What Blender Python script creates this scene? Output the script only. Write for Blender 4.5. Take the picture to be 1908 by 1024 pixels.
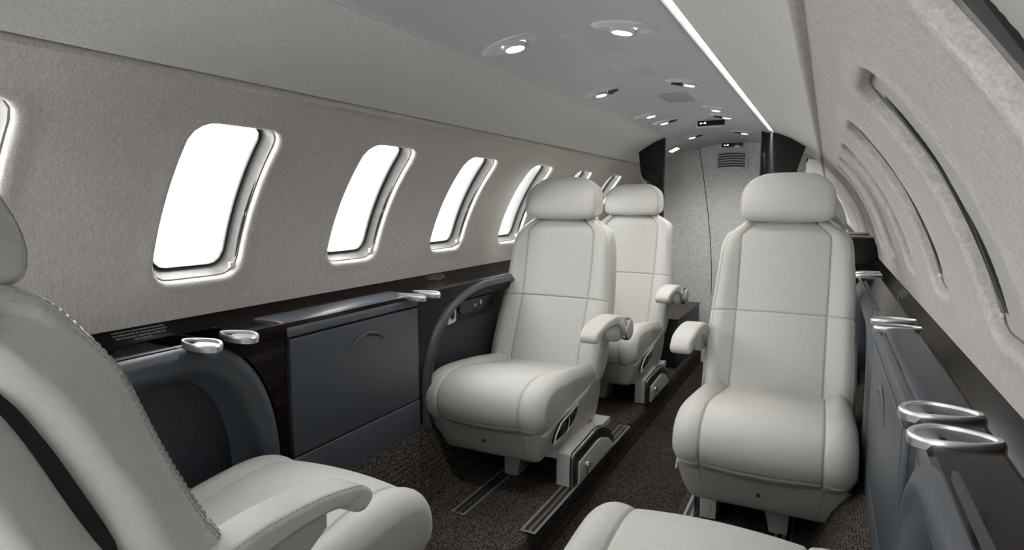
import bpy, bmesh, math, random
from mathutils import Vector, Matrix
random.seed(7)
PI = math.pi
for o in list(bpy.data.objects): bpy.data.objects.remove(o)
SC = bpy.context.scene
COL = SC.collection

# ------------------------------------------------------------------ camera
F = 1150.0; VPX, VPY, CX, CY = 1544.0, 378.0, 954.0, 512.0
CAMP = Vector((.515, 0, .89))
pit = math.atan((CY-VPY)/F); yaw = math.atan((VPX-CX)*math.cos(pit)/F)
fwd = Vector((-math.sin(yaw)*math.cos(pit), math.cos(yaw)*math.cos(pit), -math.sin(pit)))
rgt = Vector((math.cos(yaw), math.sin(yaw), 0)); upv = rgt.cross(fwd)
cd = bpy.data.cameras.new('camera'); cam = bpy.data.objects.new('camera', cd); COL.objects.link(cam)
cd.sensor_width = 36; cd.lens = 36*F/1908; cd.clip_start = .01
m = Matrix((rgt, upv, -fwd)).transposed().to_4x4(); m.translation = CAMP
cam.matrix_world = m
SC.camera = cam

# ------------------------------------------------------------------ world and exposure
W = bpy.data.worlds.new('sky'); SC.world = W; W.use_nodes = True
W.node_tree.nodes['Background'].inputs[0].default_value = (1.0, 1.0, 1.0, 1)
W.node_tree.nodes['Background'].inputs[1].default_value = 7.0
SC.view_settings.view_transform = 'Standard'; SC.view_settings.look = 'None'
SC.view_settings.gamma = 1; SC.view_settings.use_curve_mapping = False
SC.view_settings.exposure = 0.62
LAMP_W = 3.2
COVE = 9.0

# ------------------------------------------------------------------ helpers
def obj(name, verts, faces, mat=None, parent=None, smooth=True, angle=None):
    me = bpy.data.meshes.new(name); me.from_pydata([tuple(v) for v in verts], [], faces); me.update()
    bm = bmesh.new(); bm.from_mesh(me); bmesh.ops.recalc_face_normals(bm, faces=bm.faces); bm.to_mesh(me); bm.free()
    o = bpy.data.objects.new(name, me); COL.objects.link(o)
    if mat: me.materials.append(mat)
    if smooth:
        if angle is None: me.shade_smooth()
        else:
            me.shade_smooth(); me.set_sharp_from_angle(angle=math.radians(angle))
    if parent: o.parent = parent
    return o
class MB:
    def __init__(s): s.v = []; s.f = []
    def add(s, v, f):
        n = len(s.v); s.v += [Vector(p) for p in v]; s.f += [tuple(i+n for i in q) for q in f]
    def build(s, name, mat=None, parent=None, angle=35): return obj(name, s.v, s.f, mat, parent, True, angle)
def box(mb, x0, x1, y0, y1, z0, z1, b=0.0, M=None):
    bm = bmesh.new(); bmesh.ops.create_cube(bm, size=1)
    for v in bm.verts: v.co = Vector(((x0+x1)/2+v.co.x*(x1-x0), (y0+y1)/2+v.co.y*(y1-y0), (z0+z1)/2+v.co.z*(z1-z0)))
    if b: bmesh.ops.bevel(bm, geom=list(bm.edges), offset=b, segments=3, affect='EDGES', profile=.5)
    bm.verts.index_update()
    vs = [v.co.copy() if M is None else M @ v.co for v in bm.verts]
    mb.add(vs, [tuple(v.index for v in f.verts) for f in bm.faces]); bm.free()
def prism(mb, poly, a0, a1, put, b=0.0, seg=3):
    """polygon (u,v) extruded a0..a1 with rounded-over rims; put(u,v,a) -> point"""
    bm = bmesh.new(); n = len(poly)
    A = [bm.verts.new(put(u, v, a0)) for u, v in poly]; B = [bm.verts.new(put(u, v, a1)) for u, v in poly]
    fa = bm.faces.new(A); fb = bm.faces.new(B[::-1])
    for i in range(n): bm.faces.new((A[i], B[i], B[(i+1) % n], A[(i+1) % n]))
    bmesh.ops.recalc_face_normals(bm, faces=bm.faces)
    if b: bmesh.ops.bevel(bm, geom=list(fa.edges)+list(fb.edges), offset=b, segments=seg, affect='EDGES', profile=.5)
    bm.verts.index_update()
    mb.add([v.co.copy() for v in bm.verts], [tuple(v.index for v in f.verts) for f in bm.faces]); bm.free()
def tube(mb, pts, r, n=8, rz=None):
    pts = [Vector(p) for p in pts]; rings = []
    for i, p in enumerate(pts):
        t = (pts[min(i+1, len(pts)-1)]-pts[max(i-1, 0)]).normalized()
        a = Vector((0, 0, 1)) if abs(t.z) < .9 else Vector((1, 0, 0))
        s = t.cross(a).normalized(); u = s.cross(t)
        rr = r[i] if isinstance(r, (list, tuple)) else r
        rings.append([p+s*rr*math.cos(2*PI*k/n)+u*rr*math.sin(2*PI*k/n) for k in range(n)])
    v = [q for ring in rings for q in ring]; f = []
    for i in range(len(pts)-1):
        for k in range(n): f.append((i*n+k, i*n+(k+1) % n, (i+1)*n+(k+1) % n, (i+1)*n+k))
    f.append(tuple(range(n))); f.append(tuple((len(pts)-1)*n+k for k in range(n)))
    mb.add(v, f)
def grid(mb, rows, closed=False):
    n = len(rows[0]); v = [p for r in rows for p in r]; f = []
    for i in range(len(rows)-1):
        for k in range(n if closed else n-1):
            f.append((i*n+k, i*n+(k+1) % n, (i+1)*n+(k+1) % n, (i+1)*n+k))
    mb.add(v, f)
def catmull(pts, per=8, closed=True):
    out = []; n = len(pts)
    rng = range(n) if closed else range(n-1)
    for i in rng:
        g = (lambda k: pts[k % n]) if closed else (lambda k: pts[max(0, min(n-1, k))])
        p0, p1, p2, p3 = g(i-1), g(i), g(i+1), g(i+2)
        for j in range(per):
            t = j/per
            out.append(tuple(.5*((2*p1[c])+(-p0[c]+p2[c])*t+(2*p0[c]-5*p1[c]+4*p2[c]-p3[c])*t*t+(-p0[c]+3*p1[c]-3*p2[c]+p3[c])*t**3) for c in range(len(p1))))
    if not closed: out.append(tuple(pts[-1]))
    return out
def empty(name, loc, rz=0):
    o = bpy.data.objects.new(name, None); COL.objects.link(o); o.location = loc; o.rotation_euler = (0, 0, rz); o.empty_display_size = .1
    return o
def tag(o, label=None, cat=None, group=None, kind=None):
    if label: o['label'] = label
    if cat: o['category'] = cat
    if group: o['group'] = group
    if kind: o['kind'] = kind
    return o

# ------------------------------------------------------------------ materials
def mat(name, col, rough=.5, metal=0, spec=.5, coat=0, emit=None, es=0):
    m = bpy.data.materials.new(name); m.use_nodes = True
    b = m.node_tree.nodes['Principled BSDF']
    b.inputs['Base Color'].default_value = (*col, 1); b.inputs['Roughness'].default_value = rough
    b.inputs['Metallic'].default_value = metal; b.inputs['Specular IOR Level'].default_value = spec
    b.inputs['Coat Weight'].default_value = coat; b.inputs['Coat Roughness'].default_value = .03
    if emit: b.inputs['Emission Color'].default_value = (*emit, 1); b.inputs['Emission Strength'].default_value = es
    return m
def noise_mat(name, c1, c2, sc, detail=3, rough=.6, bump=.2, dist=.001, spec=.4, lo=.35, hi=.65, extra=None, sheen=0):
    m = mat(name, c1, rough, 0, spec); nt = m.node_tree; N = nt.nodes; L = nt.links; b = N['Principled BSDF']
    tc = N.new('ShaderNodeTexCoord'); mp = N.new('ShaderNodeMapping'); mp.inputs['Scale'].default_value = sc
    L.new(tc.outputs['Object'], mp.inputs[0])
    nz = N.new('ShaderNodeTexNoise'); nz.inputs['Scale'].default_value = 1; nz.inputs['Detail'].default_value = detail
    L.new(mp.outputs[0], nz.inputs[0])
    fac = nz.outputs[0]
    if extra:
        mp2 = N.new('ShaderNodeMapping'); mp2.inputs['Scale'].default_value = extra
        L.new(tc.outputs['Object'], mp2.inputs[0])
        n2 = N.new('ShaderNodeTexNoise'); n2.inputs['Scale'].default_value = 1; n2.inputs['Detail'].default_value = detail
        L.new(mp2.outputs[0], n2.inputs[0])
        ad = N.new('ShaderNodeMath'); ad.operation = 'ADD'; L.new(nz.outputs[0], ad.inputs[0]); L.new(n2.outputs[0], ad.inputs[1])
        hf = N.new('ShaderNodeMath'); hf.operation = 'MULTIPLY'; hf.inputs[1].default_value = .5; L.new(ad.outputs[0], hf.inputs[0]); fac = hf.outputs[0]
    cr = N.new('ShaderNodeValToRGB'); cr.color_ramp.elements[0].position = lo; cr.color_ramp.elements[1].position = hi
    cr.color_ramp.elements[0].color = (*c1, 1); cr.color_ramp.elements[1].color = (*c2, 1)
    L.new(fac, cr.inputs[0]); L.new(cr.outputs[0], b.inputs['Base Color'])
    if bump:
        bp = N.new('ShaderNodeBump'); bp.inputs['Strength'].default_value = bump; bp.inputs['Distance'].default_value = dist
        L.new(fac, bp.inputs['Height']); L.new(bp.outputs[0], b.inputs['Normal'])
    if sheen: b.inputs['Sheen Weight'].default_value = sheen
    return m
LEATHER = noise_mat('cream_leather', (.52, .515, .49), (.55, .545, .52), (160, 160, 160), 4, .48, .25, .0006, .35)
PLAST = noise_mat('grey_shell', (.42, .41, .39), (.44, .43, .41), (300, 300, 300), 2, .5, .05, .0003, .4)
STITCH = mat('stitch_thread', (.40, .39, .365), .8)
FABRIC = noise_mat('woven_wall_fabric', (.445, .422, .402), (.725, .695, .668), (60, 640, 60), 2, .85, .3, .0005, .15, .32, .68, extra=(330, 330, 330))
HEADER = noise_mat('woven_header_fabric', (.56, .55, .53), (.80, .79, .77), (150, 620, 150), 3, .85, .45, .0008, .15, .30, .70, extra=(420, 200, 420))
BULKF = noise_mat('bulkhead_fabric', (.50, .50, .49), (.78, .775, .76), (260, 260, 60), 3, .7, .4, .001, .3, .32, .68)
CEIL = noise_mat('ceiling_leather', (.47, .505, .515), (.49, .525, .535), (200, 200, 200), 2, .42, .04, .0003, .45)
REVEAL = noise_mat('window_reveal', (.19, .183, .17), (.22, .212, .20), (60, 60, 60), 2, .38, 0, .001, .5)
SHADE = mat('pleated_shade', (.52, .505, .48), .55)
RUBBER = mat('black_rubber', (.012, .012, .013), .45)
NAVY = noise_mat('navy_leather', (.050, .062, .078), (.060, .072, .090), (220, 220, 220), 3, .42, .15, .0005, .5)
NAVYP = noise_mat('navy_panel', (.058, .068, .083), (.064, .075, .090), (200, 200, 200), 3, .40, .06, .0004, .5)
NAVYD = noise_mat('dark_ribbed_leather', (.018, .022, .029), (.034, .040, .050), (120, 700, 60), 2, .55, .3, .0006, .4)
GLOSS = noise_mat('piano_black_veneer', (.004, .003, .003), (.014, .009, .007), (3, 3, 40), 3, .12, 0, .001, .14)
BLACKG = mat('black_gloss', (.006, .006, .007), .12, 0, .5)
BLACKM = mat('black_matt', (.012, .012, .013), .5)
SILVER = mat('satin_silver', (.82, .83, .85), .36, 1)
CUPIN = mat('cup_metal', (.52, .53, .55), .40, 1)
CHROME = mat('chrome', (.75, .76, .78), .10, 1)
GUN = mat('gunmetal_trim', (.16, .165, .175), .28, 1)
BRASS = mat('brass_rail', (.35, .27, .15), .4, 1)
TRACKG = mat('track_grey', (.26, .27, .28), .4, .6)
WHITEP = mat('light_plate', (.62, .62, .58), .4)
WHITET = mat('white_print', (.80, .80, .82), .7)
LENS = mat('lamp_lens', (1, 1, 1), .3, emit=(1, .98, .94), es=22)
COVEM = mat('cove_strip', (1, 1, 1), .3, emit=(1, .985, .95), es=COVE)
BEZEL = mat('lamp_bezel', (.55, .57, .59), .3, 0, .5)
GLOWT = mat('sign_glyph', (.6, .65, .9), .5, emit=(.6, .65, 1), es=1.2)
MIRROR = mat('mirror', (.9, .9, .9), .02, 1)
BROWN = mat('brown_console', (.045, .036, .032), .5)
def carpet():
    m = mat('carpet', (.05, .045, .04), .95, 0, .1); nt = m.node_tree; N = nt.nodes; L = nt.links; b = N['Principled BSDF']
    tc = N.new('ShaderNodeTexCoord'); vo = N.new('ShaderNodeTexVoronoi'); vo.inputs['Scale'].default_value = 210
    mp = N.new('ShaderNodeMapping'); mp.inputs['Scale'].default_value = (1, .62, 1); L.new(tc.outputs['Object'], mp.inputs[0]); L.new(mp.outputs[0], vo.inputs['Vector'])
    vo.inputs['Randomness'].default_value = .55
    cr = N.new('ShaderNodeValToRGB'); e = cr.color_ramp.elements
    e[0].position = .05; e[0].color = (.20, .172, .140, 1); e[1].position = .62; e[1].color = (.030, .025, .023, 1)
    L.new(vo.outputs['Distance'], cr.inputs[0])
    nz = N.new('ShaderNodeTexNoise'); nz.inputs['Scale'].default_value = 160; L.new(tc.outputs['Object'], nz.inputs[0])
    mx = N.new('ShaderNodeMix'); mx.data_type = 'RGBA'; mx.blend_type = 'MULTIPLY'; mx.inputs[0].default_value = .8
    c2 = N.new('ShaderNodeValToRGB'); c2.color_ramp.elements[0].position = .35; c2.color_ramp.elements[0].color = (.35, .33, .33, 1); c2.color_ramp.elements[1].position = .62
    L.new(nz.outputs[0], c2.inputs[0]); L.new(cr.outputs[0], mx.inputs[6]); L.new(c2.outputs[0], mx.inputs[7]); L.new(mx.outputs[2], b.inputs['Base Color'])
    bp = N.new('ShaderNodeBump'); bp.inputs['Strength'].default_value = .6; bp.inputs['Distance'].default_value = .002; bp.invert = True
    L.new(vo.outputs['Distance'], bp.inputs['Height']); L.new(bp.outputs[0], b.inputs['Normal'])
    return m
CARPET = carpet()
def glass():
    m = bpy.data.materials.new('window_glass'); m.use_nodes = True; nt = m.node_tree; N = nt.nodes; L = nt.links
    N.remove(N['Principled BSDF']); t = N.new('ShaderNodeBsdfTransparent'); g = N.new('ShaderNodeBsdfGlossy'); g.inputs['Roughness'].default_value = .02
    mx = N.new('ShaderNodeMixShader'); mx.inputs[0].default_value = .05
    L.new(t.outputs[0], mx.inputs[1]); L.new(g.outputs[0], mx.inputs[2]); L.new(mx.outputs[0], N['Material Output'].inputs[0])
    return m
GLASS = glass()

# ------------------------------------------------------------------ fuselage shell
ZC, RR = .543, .737
def cyl(side, y, phi, R=RR): return Vector((side*R*math.sin(phi), y, ZC+R*math.cos(phi)))
PH_C = math.asin(.25/RR)                 # ceiling edge
PH_G = math.asin(.47/RR)                 # groove
PH_B = math.acos((.64-ZC)/RR)            # fabric bottom
PW0, PW1 = math.acos((1.040-ZC)/RR), math.acos((.722-ZC)/RR)
YC0, DY, HY = .889, .495, .106
YF, YA = -1.585, 4.03                    # front / aft limits
RS = RR
def rrect(hy, hs, r, n=72):
    """rounded rectangle outline as (y,s), n points by angle"""
    pts = []
    for i in range(n):
        a = 2*PI*(i+.5)/n; c, s = math.cos(a), math.sin(a)
        # superellipse-like: intersect ray with rounded rect by bisection
        lo, hi = 0, hy+hs
        for _ in range(30):
            t = (lo+hi)/2; px, py = abs(c*t), abs(s*t)
            qx, qy = px-(hy-r), py-(hs-r)
            d = math.hypot(max(qx, 0), max(qy, 0))+min(max(qx, qy), 0)-r
            if d > 0: hi = t
            else: lo = t
        pts.append((c*lo, s*lo))
    return pts
SMID, SH = (PW0+PW1)/2*RR, (PW1-PW0)/2*RR
def bay_rows(side, yc, y0, y1):
    s0, s1 = PH_G*RR+.014, PH_B*RR
    hole = rrect(HY, SH, .042); n = len(hole); rows = []
    lip = rrect(HY+.016, SH+.016, .055); lip2 = rrect(HY+.030, SH+.030, .065)
    outer = []
    for (hy, hs) in hole:
        # ray to bay rectangle
        t = 1e9
        if hy > 0: t = min(t, (y1-yc)/hy)
        if hy < 0: t = min(t, (y0-yc)/hy)
        if hs > 0: t = min(t, (s1-SMID)/hs)
        if hs < 0: t = min(t, (s0-SMID)/hs)
        outer.append((hy*t, hs*t))
    def P(pt, R): return cyl(side, yc+pt[0], (SMID+pt[1])/RR, R)
    for k in range(5):
        t = k/5
        rows.append([P((o[0]+(l[0]-o[0])*t, o[1]+(l[1]-o[1])*t), RR) for o, l in zip(outer, lip2)])
    rows.append([P(p, RR) for p in lip2])
    rows.append([P(p, RR-.0035) for p in rrect(HY+.018, SH+.018, .057)])
    for a in (0, 22, 45, 67, 90):
        r = .010; w = r-r*math.sin(math.radians(a)); dpt = r-r*math.cos(math.radians(a))
        rows.append([P(p, RR-.004+dpt) for p in rrect(HY+w, SH+w, .042+w)])
    rows.append([P(p, RR+.016) for p in hole])
    return rows, outer
def corner_fill(mb, side, yc, y0, y1):
    pass
def sidewall(side, name):
    mb = MB(); s0, s1 = PH_G*RR+.014, PH_B*RR
    ks = list(range(-4, 6))
    for k in ks:
        yc = YC0+DY*k; y0, y1 = yc-DY/2, yc+DY/2
        rows, outer = bay_rows(side, yc, y0, y1)
        # force the four corners onto the outline
        for cy in (y0, y1):
            for cs in (s0, s1):
                j = min(range(len(outer)), key=lambda i: (outer[i][0]-(cy-yc))**2+(outer[i][1]-(cs-SMID))**2)
                rows[0][j] = cyl(side, cy, cs/RR)
        grid(mb, rows, closed=True)
    # strips beyond the bays
    for ya, yb in ((YC0+DY*5.5, YA+.4),):
        grid(mb, [[cyl(side, y, (s0+(s1-s0)*j/24)/RR) for j in range(25)] for y in (ya, yb)])
    # top roll into the groove, continuous along the cabin
    prof = [(s0, RR), (s0-.004, RR-.006), (s0-.009, RR-.0105), (s0-.0135, RR-.010), (s0-.0165, RR-.004), (s0-.0165, RR+.02)]
    grid(mb, [[cyl(side, y, s/RR, R) for s, R in prof] for y in (YF, YA+.4)])
    bm = bmesh.new(); me = bpy.data.meshes.new('t'); me.from_pydata([tuple(v) for v in mb.v], [], mb.f); bm.from_mesh(me)
    bmesh.ops.remove_doubles(bm, verts=bm.verts, dist=.0005); bm.verts.index_update()
    v = [x.co.copy() for x in bm.verts]; f = [tuple(q.index for q in x.verts) for x in bm.faces]; bm.free()
    o = obj(name, v, f, FABRIC, None, True, 50); tag(o, kind='structure'); return o
def header(side, name):
    mb = MB(); a0, a1 = PH_C+.010, PH_G-.010
    prof = [(a0, RR+.02), (a0, RR+.003)]+[(a0+.004+(a1-a0-.004)*j/16, RR-.001) for j in range(17)]+[(a1+.004, RR+.003), (a1+.004, RR+.02)]
    grid(mb, [[cyl(side, y, a, R) for a, R in prof] for y in (YF, YA)])
    o = mb.build(name, HEADER, None, 40); tag(o, kind='structure'); return o
sidewall(-1, 'wall_left'); sidewall(1, 'wall_right')
header(-1, 'trim_1'); header(1, 'trim_2')
# ceiling panel
mb = MB(); n = 24
prof = [(-PH_C, RR+.0), (-PH_C, RR-.010)]+[(-PH_C+.006+(2*PH_C-.012)*j/n, RR-.013) for j in range(n+1)]+[(PH_C, RR-.010), (PH_C, RR+.0)]
ys = [YF]+[YF+.3*i for i in range(1, 19)]+[YA-.24, YA-.1, YA]
def cdrop(y): return 0 if y < 3.5 else .012*((y-3.5)/.53)**2
rows = []
for y in ys: rows.append([cyl(1, y, a, R-cdrop(y)) for a, R in prof])
grid(mb, rows); tag(mb.build('ceiling', CEIL, None, 40), kind='structure')
# outer skin behind the lining (keeps daylight to the windows and front opening)
def skin():
    mb = MB()
    R2 = RR+.11
    for side in (-1, 1):
        s0, s1 = 0, 2.35*R2
        grid(mb, [[cyl(side, y, a, R2) for a in [(PW0-.04)*j/8 for j in range(9)]] for y in (YF, YA+.4)])
        grid(mb, [[cyl(side, y, PW1+.04+(2.6-PW1)*j/16, R2) for j in range(17)] for y in (YF, YA+.4)])
        edges = [YF]
        for k in range(-4, 6): edges += [YC0+DY*k-HY-.05, YC0+DY*k+HY+.05]
        edges += [YA+.4]
        for i in range(0, len(edges), 2):
            grid(mb, [[cyl(side, y, PW0-.04+(PW1+.08-PW0)*j/8, R2) for j in range(9)] for y in (edges[i], edges[i+1])])
    o = mb.build('trim_3', BLACKM, None, 40); tag(o, kind='structure')
skin()
# windows
wn = 0
for side in (-1, 1):
    for k in range(-4, 6):
        wn += 1; yc = YC0+DY*k
        w = empty('window_%d' % wn, cyl(side, yc, SMID/RR)); tag(w, kind='structure'); o0 = w.location
        def P(pt, R): return cyl(side, yc+pt[0], (SMID+pt[1])/RR, R)-o0
        fl = HY*.985
        mb = MB()
        inner = [(-.004, .004, .004), (-.006, .004, .012), (-.014, .006, .04), (-.020, .007, .056)]
        # reveal funnel: far wall slopes in slightly, with a slide gap behind the lip
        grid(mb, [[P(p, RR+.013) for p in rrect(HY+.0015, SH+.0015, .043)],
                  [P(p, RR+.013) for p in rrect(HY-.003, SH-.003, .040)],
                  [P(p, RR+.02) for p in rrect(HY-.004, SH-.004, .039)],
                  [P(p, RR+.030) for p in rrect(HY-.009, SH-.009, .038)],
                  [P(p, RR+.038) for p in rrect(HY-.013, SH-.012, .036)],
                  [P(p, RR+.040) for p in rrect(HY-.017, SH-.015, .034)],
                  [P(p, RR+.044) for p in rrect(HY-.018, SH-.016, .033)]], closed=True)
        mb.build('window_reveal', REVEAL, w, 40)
        mb = MB()
        grid(mb, [[P(p, RR+.040) for p in rrect(HY-.014, SH-.013, .036)], [P(p, RR+.037) for p in rrect(HY-.0160, SH-.0150, .035)],
                  [P(p, RR+.0395) for p in rrect(HY-.018, SH-.017, .034)], [P(p, RR+.038) for p in rrect(HY-.0205, SH-.0195, .033)],
                  [P(p, RR+.041) for p in rrect(HY-.0215, SH-.0205, .032)], [P(p, RR+.046) for p in rrect(HY-.0205, SH-.0195, .032)],
                  [P(p, RR+.112) for p in rrect(HY+.05, SH+.03, .05)]], closed=True)
        mb.build('window_gasket', RUBBER, w, 50)
        mb = MB(); ring = rrect(HY-.018, SH-.018, .034)
        grid(mb, [[P(p, RR+.045) for p in ring], [P((p[0]*.5, p[1]*.5), RR+.045) for p in ring], [P((p[0]*.0004, p[1]*.0004), RR+.045) for p in ring]], closed=True)
        mb.v = mb.v; mb.build('glass_pane', GLASS, w)
        if side > 0:
            # shade drawn shut, black plate put in the far-edge gap to paint its shade
            mb = MB(); rg = [(min(p[0], HY-.020-.010*max(0, 1-(p[1]/SH)**2)), p[1]) for p in rrect(HY-.0005, SH-.001, .043)]
            grid(mb, [[P(p, RR+.0145) for p in rg], [P((p[0]*.6, p[1]*.6), RR+.0145) for p in rg], [P((p[0]*.0004, p[1]*.0004), RR+.0145) for p in rg]], closed=True)
            mb.build('window_shade', SHADE, w)
            mb = MB(); rg = [(max(p[0], HY-.05), p[1]) for p in rrect(HY-.001, SH-.001, .043)]
            grid(mb, [[P(p, RR+.0165) for p in rg], [P((HY-.03+(p[0]-HY+.03)*.05, p[1]*.02), RR+.0165) for p in rg]], closed=True); mb.build('slide_gap_dark', BLACKM, w)
        # small pull tab of the shade low on the far side, dark slot beside it
        mb = MB(); p = P((HY-.012, SH-.022), RR+.012)
        q_ = .8 if side < 0 else .45
        box(mb, p.x-.006*q_, p.x+.006*q_, p.y-.010*q_, p.y+.004, p.z-.009*q_, p.z+.009*q_, .002)
        mb.build('shade_tab', WHITEP, w)
        mb = MB(); pts = [P((HY-.0035, -SH*.25+SH*1.15*j/14), RR+.016) for j in range(15)]
        rad = [.0008+.0022*math.sin(PI*j/14) for j in range(15)]
        tube(mb, pts, rad, 8); mb.build('shade_slot', BLACKM, w)
# portals-free daylight; bulkheads
def disc_wall(name, y, hole=None, mat_=BULKF):
    mb = MB(); n = 64; R = RR+.12
    out = [Vector((R*math.sin(2*PI*i/n), y, ZC+R*math.cos(2*PI*i/n))) for i in range(n)]
    if hole:
        x0, x1, z0, z1 = hole; inn = []
        for p in out:
            cx, cz = (x0+x1)/2, (z0+z1)/2; dx, dz = p.x-cx, p.z-cz
            t = min(((x1-cx)/abs(dx)) if dx else 9, ((z1-cz)/abs(dz)) if dz else 9)
            inn.append(Vector((cx+dx*t, y, cz+dz*t)))
        grid(mb, [out, inn], closed=True)
    else: mb.add(out, [tuple(range(n))])
    o = mb.build(name, mat_, None, 30); tag(o, kind='structure'); return o
disc_wall('wall_front', YF, (-.33, .33, -.05, 1.0))  # unseen doorway opening, added to let daylight onto the seat fronts
disc_wall('wall_back', YA+.42)
# floor: raised platforms, sunken aisle, cove up to the side panels
ZA = -.12
fp = [(-.72, .30), (-.585, .19), (-.560, .150), (-.535, .07), (-.515, .022), (-.49, .002), (-.46, 0), (-.185, 0), (-.172, -.004), (-.164, -.014), (-.161, -.03), (-.165, -.10), (-.163, ZA), (-.10, ZA), (0, ZA)]
fp = fp+[(-x, z) for x, z in fp[::-1][1:]]
mb = MB(); grid(mb, [[Vector((x, y, z)) for x, z in fp] for y in [YF+.1*i for i in range(int((YA+.42-YF)/.1)+2)]])
tag(mb.build('floor', CARPET, None, 60), kind='structure')

# cove light strips in the gap on either side of the ceiling panel
for s, nm in ((1, 'right'),):
    mb = MB(); a = PH_C+.001
    grid(mb, [[cyl(s, y, a+.0005, RR-.001), cyl(s, y, a+.0040, RR+.006)] for y in (YF+.02, 3.25)])
    o = mb.build('cove_light', COVEM); tag(o, 'thin glowing light strip along the %s edge of the ceiling panel' % nm, 'light')

# ------------------------------------------------------------------ seats
def resample(loop, marks, step=.009):
    """closed loop -> evenly spaced points plus clusters round the marks (points on loop)"""
    L = [0]; n = len(loop)
    for i in range(n):
        a, b = loop[i], loop[(i+1) % n]; L.append(L[-1]+math.hypot(b[0]-a[0], b[1]-a[1]))
    T = L[-1]
    def at(s):
        s %= T
        import bisect
        i = min(bisect.bisect_right(L, s)-1, n-1); a, b = loop[i], loop[(i+1) % n]; t = (s-L[i])/max(1e-9, L[i+1]-L[i])
        return (a[0]+(b[0]-a[0])*t, a[1]+(b[1]-a[1])*t)
    ms = []
    for mk in marks:
        i = min(range(n), key=lambda i: math.hypot(loop[i][0]-mk[0], loop[i][1]-mk[1])); ms.append(L[i])
    N = int(T/step); ss = [T*i/N for i in range(N)]
    ss = [s for s in ss if all(min(abs(s-q), T-abs(s-q)) > .010 for q in ms)]
    for q in ms: ss += [(q+d) % T for d in (-.009, -.006, -.0035, -.0018, 0, .0018, .0035, .006, .009)]
    ss.sort()
    pts = [at(s) for s in ss]
    g = [max([math.exp(-(min(abs(s-q), T-abs(s-q))/.0026)**2) for q in ms], default=0) for s in ss]
    return pts, g
def pillow(loop, wf, r, seam=None, marks=(), gd=.0045, post=None, bulge=0.0, step=.009, rd=None, ladder=False):
    """closed side profile (y,z) swept across x with rounded sides, stitched seams at |x|=seam(z)"""
    pts, g = resample(loop, marks, step); n = len(pts)
    A = sum(pts[i][0]*pts[(i+1) % n][1]-pts[(i+1) % n][0]*pts[i][1] for i in range(n))
    sg = 1 if A > 0 else -1
    nrm = []
    for i in range(n):
        a, b = pts[i-2], pts[(i+2) % n]; dy, dz = b[0]-a[0], b[1]-a[1]; l = math.hypot(dy, dz) or 1
        nrm.append((-dz/l*sg, dy/l*sg))       # inward
    st = []
    if seam is not None:
        st += [('c', t) for t in (0, .25, .5, .72, .88)]+[('s', d) for d in (-.009, -.006, -.0035, -.0018, 0, .0018, .0035, .006, .009)]
        st += [('b', t) for t in (.12, .35, .6, .85)]
    else: st += [('c', t) for t in (0, .2, .4, .6, .8)]
    st += [('r', a) for a in (0, 12, 24, 36, 48, 60, 72, 82, 90)]
    half = []
    for kind, t in st:
        row = []
        for i, (y, z) in enumerate(pts):
            w = wf(y, z); rr = min(r, w*.5)
            xs = min(seam, w-rr-.012) if seam is not None else 0
            d = 0; gg = 0
            lim = (xs-.009) if seam is not None else (w-rr)
            if kind == 'c': x = lim*t
            elif kind == 's': x = xs+t; gg = math.exp(-(t/.0026)**2)
            elif kind == 'b': x = xs+.009+(w-rr-xs-.009)*t
            else:
                a = math.radians(t); x = w-rr+rr*math.sin(a); d = min(rd or rr, rr)*(1-math.cos(a))
            if seam is not None:
                q = (x/xs) if x < xs else (x-xs)/max(.01, (w-xs))
                bl = bulge*(1-q*q) if x < xs else bulge*.8*math.sin(PI*min(1, q))
            else: bl = bulge*(1-(x/w)**2)
            e = d+gd*max(gg, g[i])-bl
            p = Vector((x, y+nrm[i][0]*e, z+nrm[i][1]*e))
            row.append(p)
        half.append(row)
    rows = [[Vector((-p.x, p.y, p.z)) for p in r_] for r_ in half[::-1][:-1]]+half
    if post: rows = [[post(p) for p in r_] for r_ in rows]
    mb = MB(); grid(mb, rows, closed=True)
    k = len(rows)
    if not ladder: mb.f.append(tuple(range(n))); mb.f.append(tuple((k-1)*n+i for i in range(n)))
    else:
        t = max(range(n), key=lambda i: pts[i][1]); A_ = list(range(0, t+1)); B_ = [0]+list(range(n-1, t-1, -1))
        for off in (0, (k-1)*n):
            a = b = 0
            while a < len(A_)-1 or b < len(B_)-1:
                if b >= len(B_)-1 or (a < len(A_)-1 and pts[A_[a+1]][1] <= pts[B_[b+1]][1]): tri = (A_[a], A_[a+1], B_[b]); a += 1
                else: tri = (A_[a], B_[b+1], B_[b]); b += 1
                if len(set(tri)) == 3: mb.f.append(tuple(off+q for q in tri))
    return mb, rows, pts
def lerp_tab(tab, z):
    if z <= tab[0][0]: return tab[0][1]
    for (a, x), (b, y) in zip(tab, tab[1:]):
        if z <= b:
            t = (z-a)/(b-a); return x+(y-x)*t
    return tab[-1][1]
def sstep(a, b, x):
    t = max(0, min(1, (x-a)/(b-a))); return t*t*(3-2*t)
def transform(mb, M): mb.v = [M @ v for v in mb.v]; return mb
def dashes(mb, pts, nrm_c, ln=.0055, gap=.0035, w=.0006):
    """row of small thread stitches along a polyline"""
    acc = 0
    for a, b in zip(pts, pts[1:]):
        L = (b-a).length
        if L < 1e-6: continue
        t = (b-a)/L; s = 0
        while s < L:
            if acc <= 0:
                p = a+t*s; q = p+t*ln; tube(mb, [p, q], w, 5); acc = ln+gap
            step = min(acc, L-s) if acc > 0 else L-s
            s += max(step, 1e-4); acc -= step

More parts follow.
